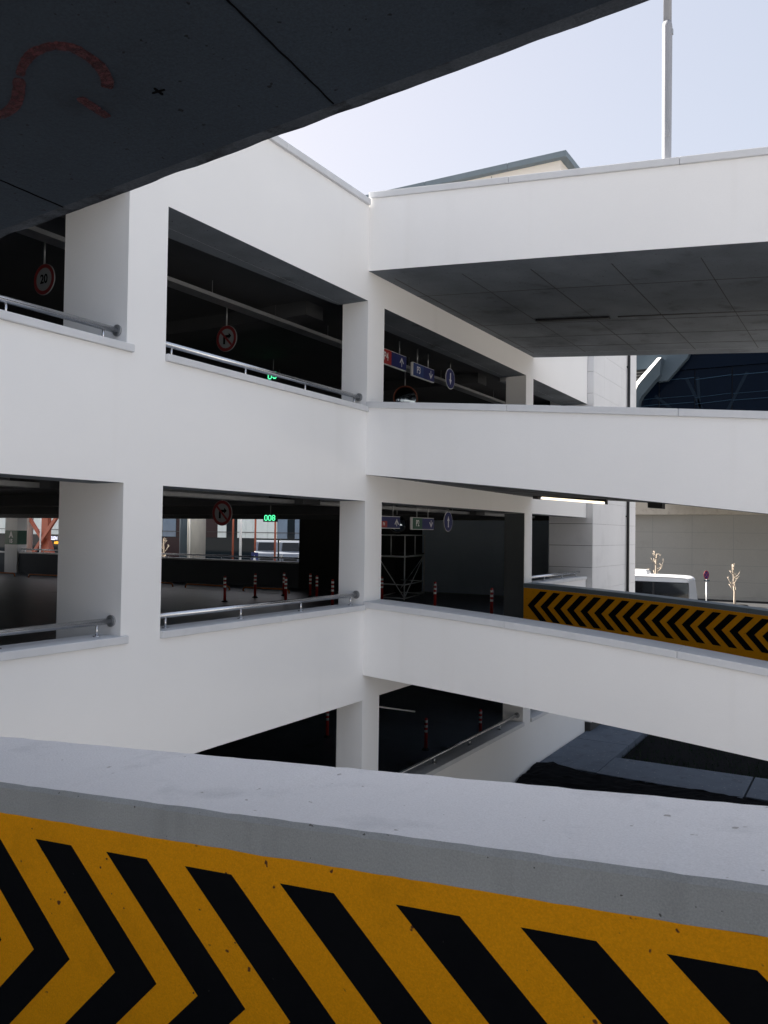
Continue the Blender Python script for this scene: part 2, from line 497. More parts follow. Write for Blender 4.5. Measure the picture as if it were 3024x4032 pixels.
# inside columns; the one marked with the bay number
m = MB(); m.box(-29.88, -28.94, 26.1, 26.62, 3.502, 6.398); bc = m.build('column', plaster, garage)
bc['label'] = 'grey column with green bay marking'
m = MB(); m.box(-29.886, -28.934, 26.094, 26.626, 4.87, 5.55); bm_ = m.build('bay_marking', green_m, bc)
text('A', .40, frame((-29.41, 26.090, 5.335), (1, 0, 0), (0, 0, 1)), 'bay_letter', white_paint, bc, .016)
text('15', .25, frame((-29.41, 26.090, 5.03), (1, 0, 0), (0, 0, 1)), 'bay_number', white_paint, bc, .011)
# cable trays under the ceilings
for (z, x, nm) in ((9.30, -1.9, 0), (6.17, -1.55, 0), (6.27, -2.1, 0)):
    t = MB()
    t.box(x - .12, x + .12, 3, 23.0, z, z + .006); t.box(x - .12, x - .114, 3, 23.0, z + .006, z + .06); t.box(x + .114, x + .12, 3, 23.0, z + .006, z + .06)
    for k in range(13):
        yy = 3.4 + k * 1.6
        t.box(x - .004, x + .004, yy, yy + .008, z + .05, 9.6 if z > 8 else 6.4)
    o = t.build('cable_tray', galv)
    tag(o, {9.30: 'perforated steel cable tray hanging below the upper storey ceiling', 6.17: 'lower of two cable trays under the middle storey ceiling',
            6.27: 'higher of two cable trays, set deeper under the middle storey ceiling'}[z], 'cable tray', 'cable trays under the ceilings')


# ------------------------------------------------------------------ handrails
def handrail(y0, y1, z_sill, posts, flange, label, x=-.14, axis='y', h=.155):
    def P(a, dx, z):
        return (x + dx, a, z) if axis == 'y' else (a, x + dx, z)
    mid = (y0 + y1) / 2
    t = thing('handrail', P(mid, 0, z_sill), label, 'handrail', 'steel handrails on the car park sills')
    zc = z_sill + h
    m = MB(); m.tube([P(y0, 0, zc), P(y1, 0, zc)], .034, n=16); m.build('rail', steel, t)
    for p in posts:
        m = MB(); m.tube([P(p, 0, z_sill + .002), P(p, 0, zc - .025)], .014, n=10); m.tube([P(p, 0, z_sill + .001), P(p, 0, z_sill + .012)], .04, n=14)
        m.build('post', steel, t)
    for f, d in flange:
        m = MB(); m.tube([P(f - d * .004, 0, zc), P(f - d * .022, 0, zc)], .064, n=20); m.build('flange', galv, t)
    return t


handrail(2.14, 6.36, 7.715, [2.6, 3.75, 5.0, 6.17], [(6.37, 1)], 'short steel handrail on the upper storey sill at the left edge of the photo')
handrail(6.96, 11.35, 7.715, [7.18, 8.53, 9.87, 11.2], [(11.36, 1)], 'long steel handrail on the upper storey sill below the no right turn sign')
handrail(2.14, 6.36, 4.545, [2.6, 3.75, 5.0, 6.17], [(6.37, 1)], 'steel handrail on the lower sill left of the wide dark column reveal')
handrail(6.96, 11.35, 4.545, [7.17, 8.52, 9.85, 11.18], [(11.36, 1)], 'long steel handrail on the lower sill in front of the red and white bollards')
handrail(18.97, 23.1, 4.545, [20.2, 21.6, 22.8], [(18.93, -1)], 'small handrail on the sill between the white pillar and the panelled tower', h=.12)
handrail(11.95, 18.40, 1.36, [12.6, 14.2, 15.8, 17.4], [(18.45, 1)], 'handrail sloping across the dark ground floor opening under the ramps', h=.14)
handrail(18.97, 23.2, 1.36, [20.0, 21.5, 22.8], [(18.93, -1)], 'ground floor handrail beyond the slim pillar beside the garden path', h=.14)
handrail(-23.5, -11.95, 4.51, [-22.36 + k * 1.55 for k in range(7)], [], 'rear handrail on the dark parapet seen through the middle opening', x=26.35, axis='x', h=.14)
handrail(-28.93, -24.5, 4.51, [-28.75, -27.3, -25.8], [], 'rear handrail beside the column marked A 15', x=26.35, axis='x', h=.14)


# ------------------------------------------------------------------ the three ramps across the court
def lin(f, lim=8.5):
    def q(x):
        if x <= lim:
            return f(x)
        return f(lim) + (x - lim) * (f(lim) - f(lim - .5)) / .5
    return q


XS = [0.001 + k * .5 for k in range(37)]
RAMPS = {
    'upper': (lin(lambda x: 11.17 - .097 * x), lin(lambda x: 9.90 - .0775 * x - .001 * x * x), lin(lambda x: 11.14 - .074 * x), lin(lambda x: 9.93 - .074 * x)),
    'middle': (lin(lambda x: 7.79 - .082 * x - .001 * x * x), lin(lambda x: 6.62 - .093 * x - .0022 * x * x), lin(lambda x: 7.79 - .084 * x), lin(lambda x: 6.585 - .04 * x - .0053 * x * x)),
    'lower': (lin(lambda x: 4.60 - .0504 * x - .0062 * x * x), lin(lambda x: 3.43 - .064 * x - .003 * x * x), lin(lambda x: 4.57 - .0435 * x - .0042 * x * x), lin(lambda x: 3.42 - .060 * x - .003 * x * x)),
}
YN0, YN1, YF0, YF1 = 11.36, 11.86, 18.42, 18.93


def coping_loft(ftop, y0, y1, th, parent, material, seg=2.4, mats_f=None):
    m = MB(); x = XS[0]
    while x < XS[-1] - .01:
        x2 = min(x + seg, XS[-1]); a = x + .002; b = x2 - .002
        pts = [a + (b - a) * k / 4 for k in range(5)]
        m.loft([[(p, y0, ftop(p) - th), (p, y1, ftop(p) - th), (p, y1, ftop(p)), (p, y0, ftop(p))] for p in pts])
        x = x2
    return m.build('coping', material, parent, bevel=.008)


def chevrons(m, x0, n, step, wid, run, ztop, zmid, zbot, y, sgn, slope, mi, th=.003, offs=None):
    """painted V shapes: legs leave the tip towards sgn*x, sheared with the ramp"""
    for k in range(n):
        xa = x0 + k * step + (offs or {}).get(k, 0)
        def q(dx, z):
            xx = xa + dx
            return (xx, y, z + slope(xx))
        A = [q(0, zmid), q(sgn * run, ztop), q(sgn * run + wid, ztop), q(wid, zmid)]
        B = [q(0, zmid), q(wid, zmid), q(sgn * run + wid, zbot), q(sgn * run, zbot)]
        pts = [A[0], A[1], A[2], A[3], B[2], B[3]]
        o = Vector((0, -th, 0))
        m.loft([[Vector(p) for p in pts], [Vector(p) + o for p in pts]], mi)


RLAB = {'upper': 'topmost white concrete ramp crossing the court with the light mast on it',
        'middle': 'middle white concrete ramp crossing the court with a lit tube beneath it',
        'lower': 'lowest white ramp crossing the court with amber and black chevrons on its far parapet'}
for nm, (nt_, nb, ft, fb) in RAMPS.items():
    rp_ = thing('car_ramp', (4, 15, nb(4)), RLAB[nm], 'ramp', 'ramps crossing the court')
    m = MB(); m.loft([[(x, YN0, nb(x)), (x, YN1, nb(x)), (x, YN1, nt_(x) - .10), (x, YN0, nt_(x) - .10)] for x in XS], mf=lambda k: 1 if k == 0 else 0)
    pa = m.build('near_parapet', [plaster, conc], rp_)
    coping_loft(nt_, YN0 - .035, YN1 + .08, .10, pa, coping_m)
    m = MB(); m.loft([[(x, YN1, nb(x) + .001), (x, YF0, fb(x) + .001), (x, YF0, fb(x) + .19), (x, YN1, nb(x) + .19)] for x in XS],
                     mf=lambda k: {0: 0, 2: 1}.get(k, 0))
    # formwork joints on the underside
    def zs(x, y):
        t = (y - YN1) / (YF0 - YN1); return nb(x) + (fb(x) - nb(x)) * t
    for y in (13.02, 15.45, 16.68, 17.7):
        m.loft([[(x, y - .006, zs(x, y) - .003), (x, y + .006, zs(x, y) - .003), (x, y + .006, zs(x, y)), (x, y - .006, zs(x, y))] for x in XS], 2)
    for k in range(14):
        x = 0.2 + k * 1.2 - .01 * k
        sh = .03 * math.sin(k * 2.1)
        m.loft([[(x - .006 + sh, y, zs(x, y) - .003), (x + .006 + sh, y, zs(x, y) - .003), (x + .006 + sh, y, zs(x, y)), (x - .006 + sh, y, zs(x, y))] for y in (YN1, 15.45 if k % 2 else 16.68, YF0)], 2)
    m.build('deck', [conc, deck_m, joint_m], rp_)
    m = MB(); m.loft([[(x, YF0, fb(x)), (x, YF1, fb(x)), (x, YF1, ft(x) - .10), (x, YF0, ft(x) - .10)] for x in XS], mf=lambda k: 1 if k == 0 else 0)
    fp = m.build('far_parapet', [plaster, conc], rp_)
    coping_loft(ft, YF0 - .012, YF1 + .03, .10, fp, coping_m if nm != 'lower' else eave_m)
    if nm == 'lower':
        fp['label'] = 'far parapet painted amber with black chevrons'
        m = MB()
        m.loft([[(x, YF0 - .004, fb(x) + .2), (x, YF0 - .0005, fb(x) + .2), (x, YF0 - .0005, ft(x) - .102), (x, YF0 - .004, ft(x) - .102)] for x in XS])
        chevrons(m, .10, 28, .311, .165, .305, 4.385 + .03, 4.065, 3.735, YF0 - .0041, 1, lin(lambda x: -.048 * x - .0040 * x * x + .004), 1)
        m.build('chevron_paint', [yellow, black], fp)

# lamps below the ramps
t = thing('tube_lamp', (1.3, 18.0, 6.45), 'lit fluorescent tube lamp fixed beneath the middle ramp', 'lamp')
xa, xb, za, zb, yl = 0.565, 1.981, 6.525, 6.405, 18.0
sl = (zb - za) / (xb - xa)
m = MB(); m.loft([[(x, yl - .07, z + .026), (x, yl + .07, z + .026), (x, yl + .05, z + .075), (x, yl - .05, z + .075)] for x, z in ((xa - .06, za - .06 * sl), (xb + .03, zb + .03 * sl))]); m.build('housing', blackbox, t)
m = MB(); m.tube([(xa, yl, za), (xb, yl, zb)], .027); m.build('tube', tube_m, t)
m = MB(); m.loft([[(x, yl - .08, z - .035), (x, yl + .08, z - .035), (x, yl + .08, z + .10), (x, yl - .08, z + .10)] for x, z in ((xa - .18, za - .18 * sl), (xa - .062, za - .062 * sl))]); m.build('end_box', blackbox, t)
m = MB(); m.loft([[(x, yl - .06, z - .028), (x, yl + .06, z - .028), (x, yl + .06, z + .08), (x, yl - .06, z + .08)] for x, z in ((xb + .032, zb + .032 * sl), (xb + .06, zb + .06 * sl))]); m.build('end_cap', blackbox, t)
t = thing('tube_lamp', (2.2, 15.15, 9.7), 'unlit dark tube lamp fixed beneath the topmost ramp', 'lamp')
fu = RAMPS['upper'][3]
m = MB(); m.loft([[(x, 15.08, fu(x) - .06), (x, 15.20, fu(x) - .06), (x, 15.18, fu(x) - .012), (x, 15.10, fu(x) - .012)] for x in (1.45, 2.85)]); m.build('housing', blackbox, t)
m = MB(); m.loft([[(x, 15.13, fu(x) - .04), (x, 15.17, fu(x) - .04), (x, 15.17, fu(x) - .012), (x, 15.13, fu(x) - .012)] for x in XS if x > 2.6]); m.build('conduit', blackbox, t)
fm = RAMPS['middle'][1]
fm = RAMPS['middle'][3]
m = MB(); m.loft([[(x, 18.3, fm(x) - .12), (x, 18.6, fm(x) - .12), (x, 18.6, fm(x) - .002), (x, 18.3, fm(x) - .002)] for x in (2.83, 3.13)])
tag(m.build('junction_box', blackbox), 'small dark box fixed beneath the middle ramp, right of its lit tube', 'junction box')

# light mast standing on the topmost near parapet
mx, my = 4.57, 11.66
zt = RAMPS['upper'][0](mx)
t = thing('light_mast', (mx, my, zt), 'tall grey tubular light mast standing on the topmost ramp parapet', 'light mast')
m = MB(); m.tube([(mx, my, zt), (mx, my, zt + .09), (mx, my, zt + 1.95), (mx, my, zt + 2.02)], [.068, .060, .066, .056], n=24); m.build('lower_pole', mast_m, t)
m = MB(); m.tube([(mx, my, zt + 2.02), (mx, my, zt + 6.5)], [.055, .048], n=24); m.build('upper_pole', mast_m, t)
m = MB(); m.box(mx - .13, mx + .13, my - .13, my + .13, zt + .001, zt + .02); m.build('base_plate', galv, t)
for dx, dy in ((1, 0), (-1, 0), (0, 1), (0, -1)):
    m = MB(); m.prism([(mx + dx * .055 - dy * .006, my + dy * .055 - dx * .006, zt + .02), (mx + dx * .105 - dy * .006, my + dy * .105 - dx * .006, zt + .02), (mx + dx * .055 - dy * .006, my + dy * .055 - dx * .006, zt + .11)], (dy * .012, dx * .012, 0))
    m.build('gusset', galv, t)
m = MB(); m.tube([(mx + .03, my - .0665, zt + .45), (mx + .03, my - .0645, zt + .62)], .003, n=6); m.box(mx - .002, mx + .048, my - .068, my - .05, zt + .42, zt + .62); m.build('hatch', mast_m, t)
m = MB(); m.box(mx + .055, mx + .078, my - .03, my + .01, zt + 1.83, zt + 1.90); m.build('clamp', galv, t)
m = MB(); m.box(mx - .35, mx + .35, my - .1, my + .1, zt + 6.5, zt + 6.62); m.build('lamp_head', mast_m, t)

# ------------------------------------------------------------------ the ramp we stand on and the one overhead
def zcap(x): return 5.03 + .077 * (x - 6.0)


own = thing('car_ramp', (7, -1, 4.0), 'foreground ramp with grey capped parapet painted amber with black chevrons', 'ramp')
XN = [0.02 + k * .25 for k in range(61)]
m = MB()
m.loft([[(x, 1.608, zcap(x) - 1.10), (x, 2.09, zcap(x) - 1.25), (x, 2.09, zcap(x) - .085), (x, 1.608, zcap(x) - .085)] for x in XN])
op = m.build('parapet', plaster, own)
m = MB()
prof = [(1.600, -.085), (2.10, -.085), (2.10, -.006), (2.094, 0), (1.612, 0), (1.600, -.011)]
def jig(x, k): return .0020 * noise.noise(Vector((x * 9, k * 3.1, 0))) + .0018 * noise.noise(Vector((x * 31, k * 5.1, 2)))
XF = [0.02 + k * .04 for k in range(370)]
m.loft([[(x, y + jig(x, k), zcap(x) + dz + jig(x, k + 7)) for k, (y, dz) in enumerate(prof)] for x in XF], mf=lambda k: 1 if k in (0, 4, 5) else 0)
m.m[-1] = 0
cp = m.build('coping', [cap_lit, cap_shaded], op)
# front face of the cap takes the darker colour for its shade
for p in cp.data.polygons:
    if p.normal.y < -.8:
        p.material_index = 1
m = MB()
m.loft([[(x, 1.602, zcap(x) - 1.09), (x, 1.6075, zcap(x) - 1.09), (x, 1.6075, zcap(x) - .0855), (x, 1.602, zcap(x) - .0855)] for x in XN])
# black arrows pointing right: tip at larger x
chevrons(m, 4.658 + .59 - .294 * 14, 36, .294, .152, -.338, 4.885, 4.571, 4.257, 1.6019, 1, lambda x: .077 * (x - 6.0), 1, th=.0012, offs={12: -.045, 13: -.039, 16: -.007, 18: .02, 19: .012})
m.build('chevron_paint', [yellow, black], op)
m = MB(); m.loft([[(x, -2.3, zcap(x) - 1.25), (x, 1.6, zcap(x) - 1.25), (x, 1.6, zcap(x) - .95), (x, -2.3, zcap(x) - .95)] for x in XN]); m.build('deck', deck_m, own)
m = MB()
for h in (.12, -.05, -.30, -.55):
    m.tube([(x, -2.2, zcap(x) + h) for x in XN[::6]], .03, n=8)
for x in XN[::6]:
    m.tube([(x, -2.2, zcap(x) - .949), (x, -2.2, zcap(x) + .1)], .025, n=8)
m.build('unseen_open_rail', galv, own)  # unseen edge built as open rails so light reaches the amber paint


def zsof(x): return 6.675 + .067 * (x - 6.2125)


over = thing('car_ramp', (7, -1, 7.2), 'dark concrete ramp overhead with red spray paint on its underside', 'ramp')
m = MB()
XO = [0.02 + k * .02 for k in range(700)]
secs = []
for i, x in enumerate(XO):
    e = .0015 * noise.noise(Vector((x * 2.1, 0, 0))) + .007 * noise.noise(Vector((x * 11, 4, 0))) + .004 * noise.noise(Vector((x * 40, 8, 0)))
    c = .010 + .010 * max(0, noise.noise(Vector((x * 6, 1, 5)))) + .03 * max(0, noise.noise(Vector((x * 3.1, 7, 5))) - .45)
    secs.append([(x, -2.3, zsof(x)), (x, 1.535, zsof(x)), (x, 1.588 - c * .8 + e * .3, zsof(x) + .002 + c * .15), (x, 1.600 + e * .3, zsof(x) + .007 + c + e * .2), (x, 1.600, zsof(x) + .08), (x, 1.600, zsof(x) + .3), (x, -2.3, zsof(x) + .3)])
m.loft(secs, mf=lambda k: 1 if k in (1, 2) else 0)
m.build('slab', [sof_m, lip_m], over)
m = MB(); m.loft([[(x, 1.1, zsof(x) + .301), (x, 1.599, zsof(x) + .301), (x, 1.599, zsof(x) + 1.3), (x, 1.1, zsof(x) + 1.3)] for x in XN]); m.build('parapet', plaster, over)
m = MB(); m.loft([[(x, -2.3, zsof(x) + .301), (x, -1.9, zsof(x) + .301), (x, -1.9, zsof(x) + 1.3), (x, -2.3, zsof(x) + 1.3)] for x in XN]); m.build('parapet', plaster, over)
# joints, spray paint and marks on the underside
for a, b in (((6.018, 0.825), (5.959, 1.530)), ((5.072, 0.750), (5.048, 1.537)), ((6.925, 0.450), (6.895, 1.537)), ((4.150, 0.675), (4.127, 1.537))):
    m = MB(); N = 40; sec = []
    for k in range(N + 1):
        t_ = k / N; x = a[0] + (b[0] - a[0]) * t_ + .003 * noise.noise(Vector((t_ * 14, a[0], 0))); y = a[1] + (b[1] - a[1]) * t_
        w = .0017 + .0010 * noise.noise(Vector((t_ * 20, a[0] * 3, 1)))
        sec.append([(x - w, y, zsof(x) - .002), (x + w, y, zsof(x) - .002), (x + w, y, zsof(x) + .001), (x - w, y, zsof(x) + .001)])
    m.loft(sec)
    m.build('slab_joint', stroke_m, over)


def ribbon(m, pts, w, dz, seed):
    P = []
    for i in range(len(pts) - 1):                       # Catmull-Rom
        p0 = Vector(pts[max(i - 1, 0)]); p1 = Vector(pts[i]); p2 = Vector(pts[i + 1]); p3 = Vector(pts[min(i + 2, len(pts) - 1)])
        for k in range(8):
            t_ = k / 8
            P.append(.5 * ((2 * p1) + (p2 - p0) * t_ + (2 * p0 - 5 * p1 + 4 * p2 - p3) * t_ ** 2 + (3 * p1 - p0 - 3 * p2 + p3) * t_ ** 3))
    P.append(Vector(pts[-1]))
    sec = []
    for i, p in enumerate(P):
        d = (P[min(i + 1, len(P) - 1)] - P[max(i - 1, 0)]).normalized(); nrm = Vector((-d.y, d.x))
        ee = min(1, (i + .6) / 3, (len(P) - i - .4) / 3)
        ww = w * (.55 + .45 * ee) * (1 + .25 * noise.noise(Vector((i * .35, seed, 0))))
        a = p + nrm * ww; b = p - nrm * ww
        sec.append([(a.x, a.y, zsof(a.x) - dz), (b.x, b.y, zsof(b.x) - dz), (b.x, b.y, zsof(b.x) - .0004), (a.x, a.y, zsof(a.x) - .0004)])
    m.loft(sec)


m = MB()
ribbon(m, [(5.275, 1.125), (5.329, 1.145), (5.378, 1.141), (5.429, 1.117), (5.482, 1.081)], .0125, .0018, 1)
ribbon(m, [(5.492, 1.076), (5.515, 1.062), (5.545, 1.050)], .0085, .0020, 2)
ribbon(m, [(5.538, 1.052), (5.574, 1.042), (5.605, 1.043), (5.633, 1.049)], .0105, .0022, 3)
ribbon(m, [(5.630, 1.049), (5.652, 1.070), (5.655, 1.093), (5.653, 1.127), (5.641, 1.159), (5.619, 1.190), (5.601, 1.203)], .0125, .0024, 5)
ribbon(m, [(5.524, 1.197), (5.519, 1.237), (5.513, 1.285)], .0115, .0022, 4)
m.build('spray_paint', spray, over)
m = MB()
ribbon(m, [(5.663, 1.273), (5.679, 1.275), (5.695, 1.278)], .0026, .002, 6)
ribbon(m, [(5.681, 1.261), (5.679, 1.275), (5.678, 1.289)], .0026, .0026, 8)
m.build('cross_mark', stroke_m, over)

# ------------------------------------------------------------------ panelled tower and roof house
tw = thing('stair_tower', (-.5, 25.4, 0), 'tower clad in pale grey panels with a black downpipe, beyond the ramps', 'tower')
m = MB(); m.box(-1.1, .145, 23.335, 28.2, 0, 14.2); m.build('core', joint_m, tw)
rows = [4.79 - .62 * k for k in range(8)] + [4.79 + .618 * k for k in range(1, 15)]
rows = sorted(rows)
m = MB()
ys = [23.338, 24.39, 26.32, 28.2]
for z0, z1 in zip(rows, rows[1:]):
    z0c = max(z0, .0)
    for a, b in zip(ys, ys[1:]):
        m.box(.146, .18, a + (.002 if a > 23.4 else -.0), b - .002, z0c + .003, z1 - .003)
    m.box(-1.099, .18, 23.30, 23.334, z0c + .006, z1 - .006)
m.build('cladding', panel_m, tw)
m = MB(); m.tube([(.24, 26.99, .2), (.24, 26.99, 14.2)], .045, n=14)
for k in range(6):
    m.box(.18, .245, 26.93, 27.05, 1.5 + k * 2.4, 1.54 + k * 2.4)
m.build('downpipe', blackbox, tw)

rh = thing('roof_house', (-5, 26, 9.9), 'cream roof house with a blue grey overhanging eave above the topmost ramp', 'roof house')
m = MB(); m.box(-12, -1.15, 24.2, 31, 9.901, 17.03)
for x in (-3.4, -5.9, -8.4):
    m.box(x - .008, x + .008, 24.197, 24.2, 9.95, 17.0, 1)
m.build('wall', [cream, joint_m], rh)
m = MB()
for a, b in ((-12.3, -9.0), (-8.99, -5.7), (-5.69, -2.8), (-2.79, -.92)):
    m.box(a, b, 24.0, 31.3, 17.03, 17.22)
m.build('eave', eave_m, rh, bevel=.01)

# ------------------------------------------------------------------ signs inside the car park
def disc_sign(name, c, r, right, label, cat, painter, group=None, ceil=None):
    t = thing(name, c, label, cat, group)
    T = frame(c, right, (0, 0, 1))
    m = MB(T); m.disc(r, -.012, 0); m.build('plate', white_paint if group == 'round blue arrow signs' else sign_grey, t)
    painter(T, t, r)
    if ceil:
        m = MB(); m.tube([(c[0], c[1], c[2] + r * .98), (c[0], c[1], ceil)], .012, n=8); m.build('hanger', galv, t)
    return t


def ring(T, t, r, a=.97, b=.74):
    m = MB(T); m.disc(r * a, 0.0005, .004, r0=r * b); m.build('red_ring', sign_red, t)


def paint20(T, t, r):
    ring(T, t, r)
    text('20', r * .80, T @ Matrix.Translation((0, 0, .003)), 'number', stroke_m, t, r * .02, .001, .9)


def paintnoright(T, t, r):
    ring(T, t, r)
    m = MB(T)
    P = [(-.30, -.42), (-.12, -.42), (-.12, .06), (.22, .06), (.22, -.06), (.48, .18), (.22, .42), (.22, .26), (-.30, .26)]
    m.prism([(x * r, y * r, .0005) for x, y in P], (0, 0, .002)); m.build('arrow', stroke_m, t)
    m = MB(T); a = .72 * r; w = .085 * r
    m.prism([(-a * .71 - w * .7, a * .71 - w * .7, .003), (-a * .71 + w * .7, a * .71 + w * .7, .003), (a * .71 + w * .7, -a * .71 + w * .7, .003), (a * .71 - w * .7, -a * .71 - w * .7, .003)], (0, 0, .0015))
    m.build('slash', sign_red, t)


def arrow_poly(h, w, head, up_=True):
    P = [(-w / 2, -h / 2), (w / 2, -h / 2), (w / 2, h / 2 - head * 1.1), (head * .62, h / 2 - head * 1.25), (0, h / 2), (-head * .62, h / 2 - head * 1.25), (-w / 2, h / 2 - head * 1.1)]
    return [(x, y if up_ else -y) for x, y in P]


def paintarrow(upward):
    def f(T, t, r):
        m = MB(T); m.disc(r * .94, .0005, .003); m.build('blue_face', blue_m, t)
        m = MB(T); m.prism([(x, y, .0032) for x, y in arrow_poly(r * 1.15, r * .2, r * .42, upward)], (0, 0, .0015)); m.build('arrow', white_paint, t)
    return f


disc_sign('speed_limit_sign', (-2.36, 7.10, 8.95), .205, (1, 0, 0), 'round speed limit 20 sign with red ring hanging beside the left column', 'sign', paint20, ceil=9.6)
disc_sign('no_right_turn_sign', (-2.40, 10.72, 8.93), .222, (1, 0, 0), 'no right turn sign hanging in the dark upper storey opening', 'sign', paintnoright, 'no right turn signs', 9.6)
disc_sign('no_right_turn_sign', (-2.75, 11.09, 6.00), .222, (1, 0, 0), 'no right turn sign hanging in the middle storey before the rear windows', 'sign', paintnoright, 'no right turn signs', 6.4)
disc_sign('arrow_sign', (-1.3, 17.08, 9.215), .235, (0, 1, 0), 'round blue sign with white arrow pointing down', 'sign', paintarrow(False), 'round blue arrow signs', 9.6)
disc_sign('arrow_sign', (-1.3, 17.06, 5.965), .225, (0, 1, 0), 'round blue sign with white arrow pointing up', 'sign', paintarrow(True), 'round blue arrow signs', 6.4)


def hang_sign(y0, y1, z0, z1, label, fields, arrow, ceil, x=-1.3):
    t = thing('direction_sign', (x, (y0 + y1) / 2, (z0 + z1) / 2), label, 'sign', 'hanging parking direction signs')
    m = MB(); m.box(x - .06, x, y0, y1, z0, z1); m.build('box', white_paint, t, bevel=.01)
    m = MB(); m.box(x + .0005, x + .003, y0 + .014, y1 - .014, z0 + .014, z1 - .014); m.build('blue_face', blue_m, t)
    h = z1 - z0
    for (fy, fz, fwid, fh, col, s) in fields:
        m = MB(); m.box(x + .003, x + .005, fy - fwid / 2, fy + fwid / 2, fz - fh / 2, fz + fh / 2); m.build('colour_field', col, t)
        text(s, fh * .78, frame((x + .0055, fy, fz), (0, 1, 0), (0, 0, 1)), 'level_text', white_paint, t, fh * .012, .001, .82)
    ya, upw = arrow
    T = frame((x + .0055, ya, (z0 + z1) / 2), (0, 1, 0), (0, 0, 1))
    a = h * .62; w = .022; sgn = 1 if upw else -1
    m = MB(T)
    for P in ([(-w / 2, -a / 2), (w / 2, -a / 2), (w / 2, a / 2 - w), (-w / 2, a / 2 - w)], [(0, a / 2), (-.085, a / 2 - .11), (-.062, a / 2 - .125), (0, a / 2 - .04)], [(0, a / 2), (.085, a / 2 - .11), (.062, a / 2 - .125), (0, a / 2 - .04)]):
        m.prism([(p, q * sgn, 0) for p, q in P], (0, 0, .001))
    m.build('arrow', white_paint, t)
    for yy in (y0 + .25, y1 - .25):
        m = MB(); m.tube([(x - .03, yy, z1), (x - .03, yy, ceil)], .014, n=8); m.build('hanger', galv, t)
    return t


hang_sign(13.62, 15.01, 9.02, 9.33, 'hanging blue sign with red P4 field and arrow up', [(14.17, 9.175, .42, .285, red_m, 'P4')], (14.80, True), 9.6)
hang_sign(15.29, 16.28, 8.99, 9.28, 'hanging blue sign reading P3 with arrow down', [(15.54, 9.135, .46, .262, p3blue, 'P3')], (16.10, False), 9.6)
hang_sign(13.30, 14.83, 5.78, 6.03, 'hanging blue sign with small P3 and red P4 fields and arrow up', [(13.90, 5.865, .22, .125, p3blue, 'P3'), (14.17, 5.865, .26, .125, red_m, 'P4')], (14.68, True), 6.4)
hang_sign(15.35, 16.36, 5.77, 6.03, 'hanging blue sign with green P2 field and arrow down', [(15.58, 5.90, .42, .235, green_m, 'P2')], (16.20, False), 6.4)

# convex mirrors
for c, r, lab in (((-2.65, 17.43, 8.92), .30, 'round convex mirror with orange rim low in the upper storey opening'), ((-1.65, 15.35, 5.89), .19, 'dark convex mirror between the two blue signs of the middle storey')):
    t = thing('convex_mirror', c, lab, 'mirror', 'convex traffic mirrors')
    T = frame(c, (.75, .66, 0), (0, 0, 1))
    m = MB(T); m.disc(r, -.03, .0, r0=r * .93); m.build('rim', rim_m if c[2] > 8 else blackbox, t)
    m = MB(T); n_ = 32; rings = 6
    secs = []
    for k in range(rings + 1):
        a = R(1 + 27 * (1 - k / rings)); rr = r * .94 * math.sin(a) / math.sin(R(28)); z = r * 2.0 * (math.cos(a) - math.cos(R(28)))
        secs.append([(rr * math.cos(j * 2 * math.pi / n_), rr * math.sin(j * 2 * math.pi / n_), z) for j in range(n_)])
    m.loft(secs); m.sm = [True] * len(m.sm); m.build('glass', mirror_m, t)
    m = MB(); m.tube([(c[0] - .05, c[1] + .05, c[2] + r * .9), (c[0] - .05, c[1] + .05, 9.6 if c[2] > 8 else 6.4)], .015, n=8); m.build('hanger', galv, t)

# led counters
GLY = {'0': ['01110', '10001', '10001', '10001', '10001', '10001', '01110'], '8': ['01110', '10001', '10001', '01110', '10001', '10001', '01110'],
       '9': ['01110', '10001', '10001', '01111', '00001', '10001', '01110']}


def led_sign(c, s, d, ceil, label):
    t = thing('led_counter', c, label, 'display', 'green led counters')
    w = d * (6 * len(s) + 3); h = d * 10
    T = frame(c, (1, 0, 0), (0, 0, 1))
    m = MB(T); m.add(*(lambda: ([(x, y, z) for z in (-.06, 0) for y in (-h / 2, h / 2) for x in (-w / 2, w / 2)], [(0, 2, 3, 1), (4, 5, 7, 6), (0, 1, 5, 4), (2, 6, 7, 3), (0, 4, 6, 2), (1, 3, 7, 5)]))()); m.build('case', blackbox, t)
    m = MB(T)
    for i, ch in enumerate(s):
        for r_, row in enumerate(GLY[ch]):
            for q, b in enumerate(row):
                if b == '1':
                    m.disc(d * .55, .0005, .004, n=8, c=((i * 6 + q - (6 * len(s) - 2) / 2) * d, (3 - r_) * d))
    m.build('digits', led, t)
    m = MB(T); m.tube([(0, h / 2, -.03), (0, ceil - c[2], -.03)], .012, n=8); m.build('hanger', galv, t)


led_sign((-6.72, 17.48, 6.045), '008', .021, 6.4, 'green led counter reading 008 in the middle storey')
led_sign((-4.77, 15.0, 9.23), '09', .023, 9.6, 'green led counter half hidden behind the upper storey handrail')

